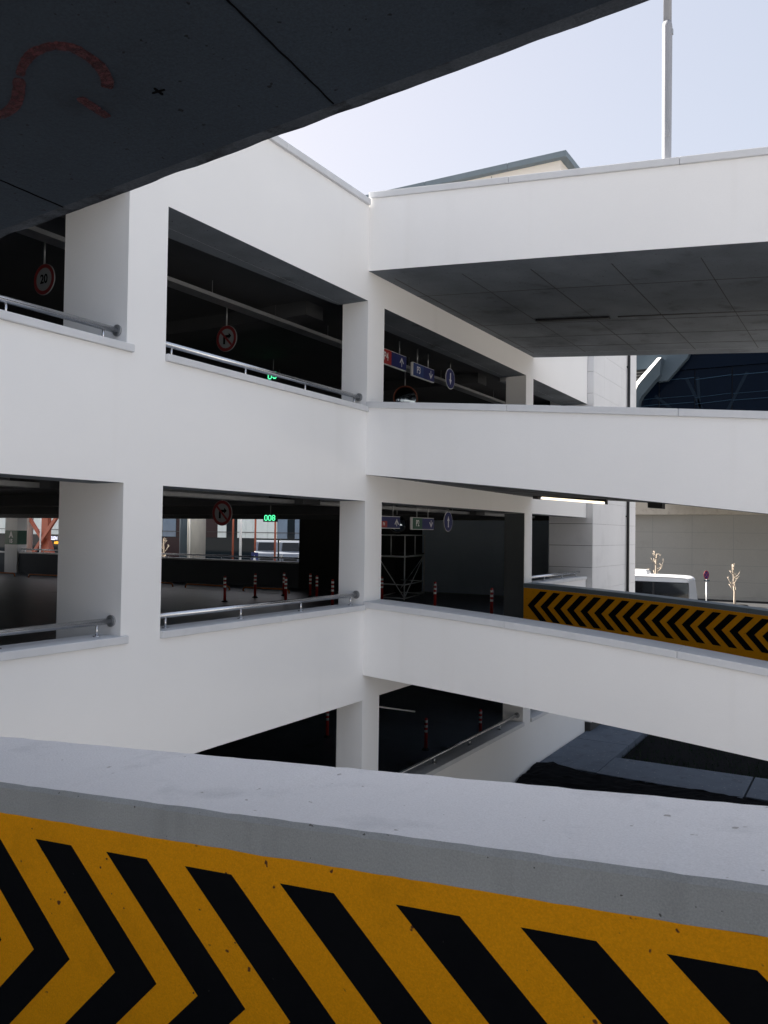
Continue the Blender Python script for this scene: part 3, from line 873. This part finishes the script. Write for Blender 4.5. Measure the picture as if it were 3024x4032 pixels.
# ------------------------------------------------------------------ bollards, wheel stops, scaffold
BL = [(-10.23, 19.79, 3.5, 'red and white bollard standing alone, leftmost seen through the middle opening'),
      (-10.55, 21.65, 3.5, 'red and white bollard, second from the left in the middle opening'),
      (-10.31, 22.89, 3.5, 'red and white bollard behind the nearer one of the overlapping pair'),
      (-8.49, 20.58, 3.5, 'red and white bollard, nearer one of the overlapping pair'),
      (-9.28, 22.98, 3.5, 'red and white bollard, farthest one before the black wall'),
      (-8.46, 22.19, 3.5, 'red and white bollard between the farthest one and the pale pillar'),
      (-6.76, 20.56, 3.5, 'red and white bollard just left of the pale pillar, behind the handrail'),
      (-6.46, 22.93, 3.5, 'red and white bollard half hidden by the pillar beside the scaffold tower'),
      (-3.95, 21.69, 3.5, 'red and white bollard right of the scaffold tower'),
      (-1.58, 20.27, 3.5, 'red and white bollard nearest the amber chevron parapet'),
      (-5.4, 18.38, 0.3, 'dim bollard on the ground floor left of the corner pillar'),
      (-2.62, 18.65, 0.3, 'dim bollard on the ground floor under the ramps, tall in front'),
      (-1.9, 20.35, 0.3, 'dim bollard on the ground floor close to the sloping handrail')]
proto = thing('bollard', BL[0][:3], BL[0][3], 'bollard', 'red and white flexible bollards')
b0 = Vector(BL[0][:3])
m = MB(Matrix.Translation(b0)); m.tube([(0, 0, 0), (0, 0, .02), (0, 0, .05)], [.10, .09, .045], n=18); m.build('foot', rubber, proto)
m = MB(Matrix.Translation(b0)); m.tube([(0, 0, .05), (0, 0, .76), (0, 0, .785), (0, 0, .795)], [.043, .040, .034, .018], n=18); m.build('post', bol_red, proto)
for z in (.44, .56, .68):
    m = MB(Matrix.Translation(b0)); m.tube([(0, 0, z), (0, 0, z + .06)], .0425, n=18, cap=False); m.build('reflective_band', bol_white, proto)
for x, y, z, lab in BL[1:]:
    c = copy_tree(proto); c.location = (x, y, z); c['label'] = lab

WS = [((-28.4, 23.9), (-26.3, 24.1), 'orange wheel stop bar nearest the column marked A 15'), ((-25.2, 24.0), (-22.7, 24.2), 'orange wheel stop bar left of the wide dark column reveal'),
      ((-18.4, 23.65), (-16.25, 23.7), 'orange wheel stop bar cut by the left edge of the middle opening'), ((-15.6, 23.72), (-13.5, 23.8), 'orange wheel stop bar behind the leftmost bollard'),
      ((-12.8, 23.75), (-10.8, 23.85), 'orange wheel stop bar behind the overlapping pair of bollards')]
for a, b, lab in WS:
    A = Vector((*a, 3.5)); B = Vector((*b, 3.5)); d = (B - A).normalized(); u = Vector((0, 0, 1))
    m = MB(); m.tube([A, A + u * .06, A + u * .11 + d * .03, A + u * .14 + d * .1, B + u * .14 - d * .1, B + u * .11 - d * .03, B + u * .06, B], .032, n=10)
    o = m.build('wheel_stop', orange); tag(o, lab, 'wheel stop', 'orange tubular wheel stops')

sc = thing('scaffold_tower', (-6.6, 25.0, 3.5), 'pale tubular scaffold tower standing below the P2 sign', 'scaffold')
P0, P1, P2_, P3_ = Vector((-6.17, 23.87, 3.5)), Vector((-7.25, 23.95, 3.5)), Vector((-6.72, 26.3, 3.5)), Vector((-7.8, 26.38, 3.5))
u = Vector((0, 0, 1))
for p in (P0, P1, P2_, P3_):
    m = MB(); m.tube([p, p + u * 2.13], .024, n=10); m.build('upright', scaf_m, sc)
m = MB()
for a, b in ((P0, P1), (P0, P2_), (P1, P3_), (P2_, P3_)):
    for h in (.06, .50, 1.42, 2.12):
        if h == .5 and (a, b) == (P1, P3_):
            continue
        m.tube([a + u * h, b + u * h], .020 if h != 1.42 else .028, n=8)
m.build('crossbar', scaf_m, sc)
m = MB(); m.tube([P0 + u * .08, P2_ + u * 1.42], .018, n=8); m.tube([P1 + u * 1.42, P0 + u * .08], .018, n=8); m.tube([P3_ + u * .08, P2_ + u * 1.42], .018, n=8); m.build('diagonal_brace', scaf_m, sc)
mid = (P0 + P2_) / 2
m = MB(); m.tube([mid + u * 1.42, mid + u * 2.12], .016, n=8); m.tube([(P1 + P0) / 2 + u * 1.42, (P1 + P0) / 2 + u * 2.12], .016, n=8); m.build('guard_post', scaf_m, sc)
m = MB(); m.prism([P0 + u * 1.455, P1 + u * 1.455, P3_ + u * 1.455, P2_ + u * 1.455], (0, 0, .04)); m.build('platform', core_m, sc)
t = thing('sloping_bar', (-2, 16.1, .3), 'pale sloping bar inside the dark ground floor behind the corner pillar', 'handrail')
m = MB(); m.tube([(-2, 14.2, 2.28), (-2, 16.87, 1.64)], .018, n=10); m.build('rail', white_paint, t)  # thin pale bar on added posts, drawn for a sloping streak
for yy, zz in ((14.3, 2.24), (15.1, 2.05)):
    m = MB(); m.tube([(-2, yy, .302), (-2, yy, zz)], .016, n=8); m.build('post', blackbox, t)

# ------------------------------------------------------------------ behind the car park: arrivals terminal
def K(x34, Y): return 7 + (x34 - 7) * Y / 34.0


YT = 56.0
def Z(z34, Y=YT): return 5.7 + (z34 - 5.7) * Y / 34.0


tm = thing('glass_terminal', (-38, 49, 0), 'terminal with glass front seen through the car park, with red steel and panes coloured as bright reflections', 'terminal')
m = MB(); m.box(-95, -30, YT + .12, YT + 14, 0, 12.5); m.build('body', core_m, tm)
m = MB(); m.box(-95, -30, YT - .02, YT + .119, 3.0, Z(5.31)); m.build('lower_glass', glass_term, tm)
zb0, zb1 = Z(5.31) + .01, 12.3
xs = [-43.3, -27.2, -26.2, -25.15, -24.3, -23.19, -22.57, -21.83, -21.25, -20.78, -19.8, -19.2, -18.55, -18.1, -17.5, -15.5]
kinds = {-27.2: pane_blue, -26.2: pane_brown, -25.15: pane_reflect, -24.3: pane_brown, -23.19: pane_reflect, -22.57: glass_term, -21.83: pane_reflect, -21.25: pane_reflect,
         -20.78: pane_reflect, -19.8: pane_reflect, -19.2: pane_blue, -18.55: glass_term, -18.1: pane_blue, -17.5: pane_blue, -16: pane_brown, -14: pane_reflect, -12: glass_term}
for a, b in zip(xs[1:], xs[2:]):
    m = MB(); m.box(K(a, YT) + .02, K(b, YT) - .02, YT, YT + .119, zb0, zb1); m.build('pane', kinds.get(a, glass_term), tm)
a = -90.0
i = 0
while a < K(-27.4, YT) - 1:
    m = MB(); m.box(a + .02, a + 1.38, YT, YT + .119, zb0, zb1); m.build('pane', [pane_reflect, pane_blue, pane_reflect, glass_term][i % 4], tm); a += 1.4; i += 1
m = MB()
for z in (Z(5.61), 7.4, 9.2):
    m.box(-95, -30, YT - .05, YT - .001, z - .025, z + .025)
m.build('transom_or_streak', blackbox, tm)
m = MB(); m.box(K(-27.15, YT), K(-25.75, YT), YT - .04, YT - .021, 3.0, Z(5.28)); m.build('brown_panel', pane_brown, tm)
# arrivals board
t = thing('arrivals_board', (K(-36.6, 36), 36, 5), 'dark fascia board with GELEN in white lights and ARRIVALS in orange', 'sign')
m = MB(); m.box(K(-38.66, 36), K(-33.6, 36), 36.0, 36.3, Z(4.60, 36), Z(5.28, 36)); m.build('board', blackbox, t)
text('GELEN', .31, frame((K(-36.42, 36), 35.985, Z(5.07, 36)), (1, 0, 0), (0, 0, 1)), 'white_lettering', ledw, t, .006, .004)
text('ARRIVALS', .24, frame((K(-35.78, 36), 35.985, Z(4.80, 36)), (1, 0, 0), (0, 0, 1)), 'orange_lettering', ledo, t, .006, .004)
# columns and steel
for xa, xb, Y, lab, mt in ((-39.78, -38.69, 34, 'round concrete column beside the column marked A 15', pole_conc), (-25.15, -24.18, 34, 'round pale concrete column seen through the middle opening', pole_conc), (-25.75, -24.9, 36, 'blue grey column just left of the round pale column', blue_grey)):
    c = (K((xa + xb) / 2, Y), Y); r = (K(xb, Y) - K(xa, Y)) / 2
    m = MB(); m.tube([(c[0], c[1], 3.0), (c[0], c[1], 11.5)], r, n=40); o = m.build('terminal_column', mt); tag(o, lab, 'column', 'terminal columns')
t = thing('steel_brace', (-37.4, 34, 3), 'red steel cross brace with upright standing outside the rear opening', 'steel frame')
m = MB(); m.box(-37.70, -37.12, 34.15, 34.42, 3.0, 11.5); m.build('upright', rust, t)
def bar(m, a, b, w, d0, d1):
    A = Vector((a[0], 0, a[1])); B = Vector((b[0], 0, b[1])); q = (B - A).normalized(); nrm = Vector((-q.z, 0, q.x)) * w
    m.loft([[A + nrm + Vector((0, y, 0)) for y in (d0, d1)] + [A - nrm + Vector((0, y, 0)) for y in (d1, d0)], [B + nrm + Vector((0, y, 0)) for y in (d0, d1)] + [B - nrm + Vector((0, y, 0)) for y in (d1, d0)]])
m = MB(); bar(m, (-40.2, 7.8), (-37.35, 4.85), .10, 34.0, 34.14); m.build('diagonal', rust, t)
m = MB(); bar(m, (-38.6, 3.6), (-33.9, 8.6), .11, 33.85, 33.99); m.build('diagonal', rust, t)
m = MB(); m.loft([[(-37.75, 34.0, 3.0), (-36.3, 34.0, 3.0), (-36.3, 34.5, 3.0), (-37.75, 34.5, 3.0)], [(-37.72, 34.13, 4.9), (-37.08, 34.13, 4.9), (-37.08, 34.44, 4.9), (-37.72, 34.44, 4.9)]]); m.build('foot', rust, t)
for x, r, mt, lab in ((-39.25, .035, red_m, 'thin red pole in front of the round column beside A 15'), (-36.27, .04, white_paint, 'thin white pole in front of the red cross brace'), (-27.25, .10, rust, 'red steel pole at the left edge of the middle opening'),
                      (-24.22, .035, cream, 'cream pole at the right edge of the round pale column'), (-21.25, .05, rust, 'red pole between two pale terminal panes'), (-20.75, .065, white_paint, 'white pole in front of the terminal glass'), (-19.8, .05, rust, 'orange red pole beside the blue sign'), (-18.55, .05, rust, 'dark red pole right of the white van')):
    m = MB(); m.tube([(x, 33.3 if x < -39 else 33.0, 3.0), (x, 33.3 if x < -39 else 33.0, 9)], r, n=10); tag(m.build('pole', mt), lab, 'pole', 'poles outside the rear opening')
# vans added as solid stand-ins for blurred reflections in the glass
def van(x, y, lab):
    t = thing('reflection_van', (x, y, 3.0), lab, 'van', 'vans standing in for reflections in the terminal')
    w = .82
    T = Matrix.Translation((x, y, 3.0)) @ Matrix.Rotation(math.atan2(-(x - 7), y), 4, 'Z')
    prof = [(0, .25), (-.06, .75), (.05, 1.0), (.75, 1.15), (1.25, 1.85), (1.5, 1.98), (4.3, 1.98), (4.4, 1.8), (4.4, .25)]
    m = MB(T); m.loft([[(-w, p, q) for p, q in prof], [(-w * 1.04, p, q * .98 + .01) for p, q in prof], [(w * 1.04, p, q * .98 + .01) for p, q in prof], [(w, p, q) for p, q in prof]]); m.build('body', van_white, t, bevel=.04)
    m = MB(T); m.prism([(-w * .82, .76, 1.20), (w * .82, .76, 1.20), (w * .74, 1.20, 1.80), (-w * .74, 1.20, 1.80)], (0, -.03, .02)); m.build('windscreen', glass_bus, t)
    m = MB(T); m.box(-w * .6, w * .6, -.085, -.05, .45, .68); m.build('grille', blackbox, t)
    for s in (-1, 1):
        m = MB(T); m.box(s * w * .82 - .11, s * w * .82 + .11, -.07, 0, .72, .9); m.build('headlight', steel, t)
        for yy in (.85, 3.5):
            m = MB(T); m.tube([(s * (w - .12), yy, .31), (s * (w + .035), yy, .31)], .31, n=20); wh = m.build('wheel', rubber, t)
van(K(-19.08, 52), 50.5, 'white van standing in for a reflection in the terminal glass, right of the blue sign')
van(K(-17.75, 52), 50.8, 'white van standing in for a reflection at the right end of the rear opening')
t = thing('blue_sign', (-19.5, 32.6, 3), 'small blue sign with white triangle behind the rear handrail', 'sign')
m = MB(); m.tube([(-19.5, 32.65, 3), (-19.5, 32.65, 4.7)], .025, n=8); m.build('post', galv, t)
m = MB(); m.box(-19.72, -19.28, 32.60, 32.62, 4.05, 4.62); m.build('plate', blue_m, t)
m = MB(); m.prism([(-19.61, 32.598, 4.2), (-19.39, 32.598, 4.2), (-19.5, 32.598, 4.5)], (0, -.003, 0)); m.build('triangle', white_paint, t)


def sapling(x, y, z, h, lab, seed, lean=0.0, group='bare saplings'):
    rnd = random.Random(seed)
    t = thing('bare_sapling', (x, y, z), lab, 'tree', group)
    N = 9
    path = [Vector((x + lean * (k / N) + .03 * math.sin(k * 1.7 + seed), y + .03 * math.cos(k * 1.3), z + h * k / N)) for k in range(N + 1)]
    m = MB(); m.tube(path, [.10 * h / 3.4 * (1 - .62 * k / N) for k in range(N + 1)], n=10); m.build('trunk', bark, t)
    m = MB()
    for k in range(17):
        f = .30 + .66 * k / 17; i = int(f * N); p = path[i].lerp(path[min(i + 1, N)], f * N - i)
        a = rnd.uniform(0, 6.28); ln = h * rnd.uniform(.08, .20) * (1.1 - .45 * f)
        d = Vector((math.cos(a), math.sin(a), rnd.uniform(.5, 1.3))).normalized()
        if k in (5, 9):
            d = Vector((-.9 if k == 5 else .85, .1, .75)).normalized(); ln = h * .2
        q = p + d * ln * .6 + Vector((0, 0, .02)); e = p + d * ln + Vector((0, 0, ln * .35))
        m.tube([p, q, e], [.032 * h / 3.4, .024 * h / 3.4, .014 * h / 3.4], n=6)
        for _ in range(2):
            s_ = q.lerp(e, rnd.uniform(0, .8)); dd = Vector((rnd.uniform(-1, 1), rnd.uniform(-1, 1), rnd.uniform(.2, 1))).normalized()
            m.tube([s_, s_ + dd * ln * .4], [.018 * h / 3.4, .010 * h / 3.4], n=5)
    m.build('branches', bark, t)
    return t


s1 = sapling(-2.90, 75, 0, 3.45, 'bare pale sapling in a dark planting bed right of the no stopping sign', 3, -.22)
m = MB(); m.tube([(-2.9, 75, .0), (-2.9, 75, .10), (-2.9, 75, .16)], [1.0, .95, .55], n=28); m.build('planting_bed', rubber, s1)
sapling(-9.3, 74, 0, 4.2, 'bare sapling whose twigs show above the bus roof', 11, .25)
sapling(-26.9, 33.2, 3.0, 2.3, 'low bare shrub with pale twigs behind the rear handrail', 5, .1, 'bare shrubs at the rear opening')
sapling(-26.4, 33.4, 3.0, 2.2, 'low bare shrub right of the other one at the rear handrail', 8, -.1, 'bare shrubs at the rear opening')

# ------------------------------------------------------------------ far court: wall, bus, sign, dark glass building
wl = thing('retaining_wall', (-5, 82.4, 0), 'tall grey concrete wall behind the bus', 'wall')
m = MB(); m.box(-60, 80, 82, 82.8, .0, 7.75)
for z in (1.6, 3.1, 4.6, 6.1):
    m.box(-60, 80, 81.996, 82, z - .012, z + .012, 1)
for k in range(30):
    m.box(-40 + k * 3.6 - .012, -40 + k * 3.6 + .012, 81.995, 82, .2, 7.7, 1)
m.build('wall', [wall_grey, mat('wall joint', (.33, .335, .325), .9)], wl)
m = MB(); m.box(-60, 80, 81.5, 82, 0, .30); m.build('plinth', wall_grey, wl)
m = MB(); m.box(-60, 80, 81.2, 84, 7.75, 9.6); m.build('top_slab', mat('sunlit cream concrete', (.74, .68, .58), .9, (.60, .54, .45), 1.5, .6, blotch=((.5, .44, .36), 2.5, .55, .75)), wl)  # cream colour stands for sunlight along the slab edge

bt = thing('white_bus', (-8, 58.7, 0), 'white bus with a long dark window parked before the grey wall', 'bus')
prof = [(-14, .40), (-14.05, 2.0), (-13.9, 2.85), (-13.6, 3.02), (-9, 3.10), (-5.2, 3.10), (-4.1, 3.08), (-3.72, 3.05), (-3.55, 2.99), (-3.45, 2.86), (-3.34, 1.9), (-3.20, .9), (-3.18, .40)]
m = MB(); m.loft([[(x, 57.62, z) for x, z in prof], [(x, 57.5, .4 + (z - .4) * .965) for x, z in prof], [(x, 59.9, .4 + (z - .4) * .965) for x, z in prof], [(x, 59.78, z) for x, z in prof]]); m.build('body', bus_white, bt, bevel=.03)
for a, b in ((-13.6, -11.4), (-11.34, -8.6), (-8.54, -5.76), (-5.62, -3.47)):
    m = MB(); m.prism([(a, 57.497, 1.57), (b + (.05 if b > -4 else 0), 57.497, 1.57), (b, 57.497, 2.62), (a, 57.497, 2.64)], (0, -.012, 0)); m.build('window', glass_bus, bt)
m = MB(); m.box(-13.7, -3.44, 57.493, 57.499, 1.53, 2.67); m.build('window_band', blackbox, bt)
m = MB(); m.loft([[(-8.4 + e, 58.1 + e, z), (-6.25 - e, 58.1 + e, z), (-6.25 - e, 59.3 - e, z), (-8.4 + e, 59.3 - e, z)] for z, e in ((3.09, 0), (3.28, .02), (3.38, .12), (3.42, .3))]); m.build('roof_unit', bus_white, bt, bevel=.05)
for x in (-12.0, -5.2):
    for y in (57.52, 59.6):
        m = MB(); m.tube([(x, y, .48), (x, y + .28, .48)], .48, n=24); wh = m.build('wheel', rubber, bt)
        m = MB(); m.tube([(x, y - .01, .48), (x, y + .29, .48)], .27, n=20); m.build('rim', galv, wh)

t = thing('no_stopping_sign', (-1.12, 50, 0), 'round blue and red no stopping sign on a thin pole right of the bus', 'sign')
m = MB(); m.tube([(-1.12, 50.03, 0), (-1.12, 50.03, 3.3)], .032, n=10); m.build('pole', galv, t)
T = frame((-1.12, 50, 3.553), (.42, .907, 0), (0, 0, 1))
m = MB(T); m.disc(.25, -.012, 0); m.build('plate', red_m, t)
m = MB(T); m.disc(.205, .0005, .004); m.build('blue_face', blue_m, t)
m = MB(T)
for s in (1, -1):
    m.prism([(s * -.15, .125, .0045), (s * -.125, .15, .0045), (s * .15, -.125, .0045), (s * .125, -.15, .0045)], (0, 0, .001 + .0006 * s))
m.build('cross', red_m, t)
m = MB(); m.box(-1.25, -.95, 50.0, 50.02, 3.20, 3.27); m.build('sub_plate', blue_grey, t)

gb = thing('dark_glass_building', (6, 72, 9), 'dark tinted glass building with a curved white stair flank above the grey wall', 'building')
m = MB(); m.box(-9.9, 60, 66.5, 81, 9.65, 25); m.build('body', core_m, gb)
for k in range(14):
    x0 = -9.95 + k * 2.64
    m = MB(); m.loft([[(x0 + .03, 66.38 + .03 * math.sin(k * 1.9), z), (x0 + 2.61, 66.38 - .03 * math.sin(k * 2.3), z), (x0 + 2.61, 66.49, z), (x0 + .03, 66.49, z)] for z in (9.7, 18.4)]); m.build('pane', glass_dark, gb)
m = MB(); m.box(-9.9, 60, 66.2, 66.499, 18.42, 24.9); m.build('upper_fascia', glass_dark, gb)
m = MB()
for z, th in ((17.62, .022), (16.25, .012), (15.75, .016)):
    for k in range(14):
        x0 = -9.95 + k * 2.64
        m.loft([[(x0 + .05, 66.30, z + .12 * (k % 2) - th), (x0 + .05, 66.33, z + .12 * (k % 2) - th), (x0 + .05, 66.33, z + .12 * (k % 2) + th), (x0 + .05, 66.30, z + .12 * (k % 2) + th)],
                [(x0 + 2.6, 66.30, z + .16 - th), (x0 + 2.6, 66.33, z + .16 - th), (x0 + 2.6, 66.33, z + .16 + th), (x0 + 2.6, 66.30, z + .16 + th)]])
m.build('transom_or_streak', mat('reflected streak blue', (.022, .05, .085), .6, spec=.1), gb)  # slanted bars added for reflected streaks of light in the glass
m = MB()
for a, b in (((-5.3, 17.8), (-4.0, 15.0)), ((-4.45, 17.8), (-4.25, 14)), ((-1.0, 17.9), (-2.6, 14.6)), ((-7.6, 16.6), (-6, 15.2))):
    bar(m, a, b, .11, 66.345, 66.375)
m.build('inner_frame', mat('deep blue frame', (.006, .013, .024), .6, spec=.08), gb)
def poly(m, pts, y0, y1, mi=0):
    m.prism([(x, y0, z) for x, z in pts], (0, y1 - y0, 0), mi)
m = MB(); poly(m, [(-11.5, 18.62), (-11.5, 20.5), (-4.6, 20.5), (-4.75, 19.9), (-5.1, 19.18), (-6.55, 17.59), (-7.24, 17.56), (-7.1, 18.62)], 65.6, 66.19); m.build('grey_wall', blue_grey, gb)
m = MB(); poly(m, [(-9.6, 17.0), (-9.6, 18.619), (-7.4, 18.619), (-8.4, 17.4)], 66.0, 66.18); m.build('louvre_back', blackbox, gb)
m = MB()
for k in range(6):
    m.box(-9.6, -7.6 - .16 * (5 - k), 65.90, 65.99, 17.25 + k * .23, 17.33 + k * .23)
m.build('louvre', louv, gb)
outer = [(-6.78, 19.18), (-7.06, 19.18), (-8.50, 17.62), (-8.74, 17.28), (-8.86, 16.9), (-8.90, 16.4), (-8.90, 14.6)]
inner = [(-6.75, 19.15), (-6.75, 19.15), (-8.28, 17.42), (-8.50, 17.12), (-8.62, 16.75), (-8.66, 16.3), (-8.66, 14.6)]
low = [(-6.93, 17.90), (-7.24, 17.56), (-7.9, 16.8), (-8.25, 16.42), (-8.45, 16.05), (-8.50, 15.7), (-8.52, 14.6)]
m = MB(); m.loft([[(o[0], 64.6, o[1]), (i_[0], 64.4, i_[1]), (i_[0], 65.59, i_[1]), (o[0], 65.59, o[1])] for o, i_ in zip(outer, inner)]); m.build('stair_flank', plaster, gb)
m = MB(); m.loft([[(i_[0] + .002, 64.5, i_[1]), (l[0], 64.8, l[1]), (l[0], 65.58, l[1]), (i_[0] + .002, 65.58, i_[1])] for i_, l in zip(inner, low)]); m.build('stair_soffit', blue_grey, gb)
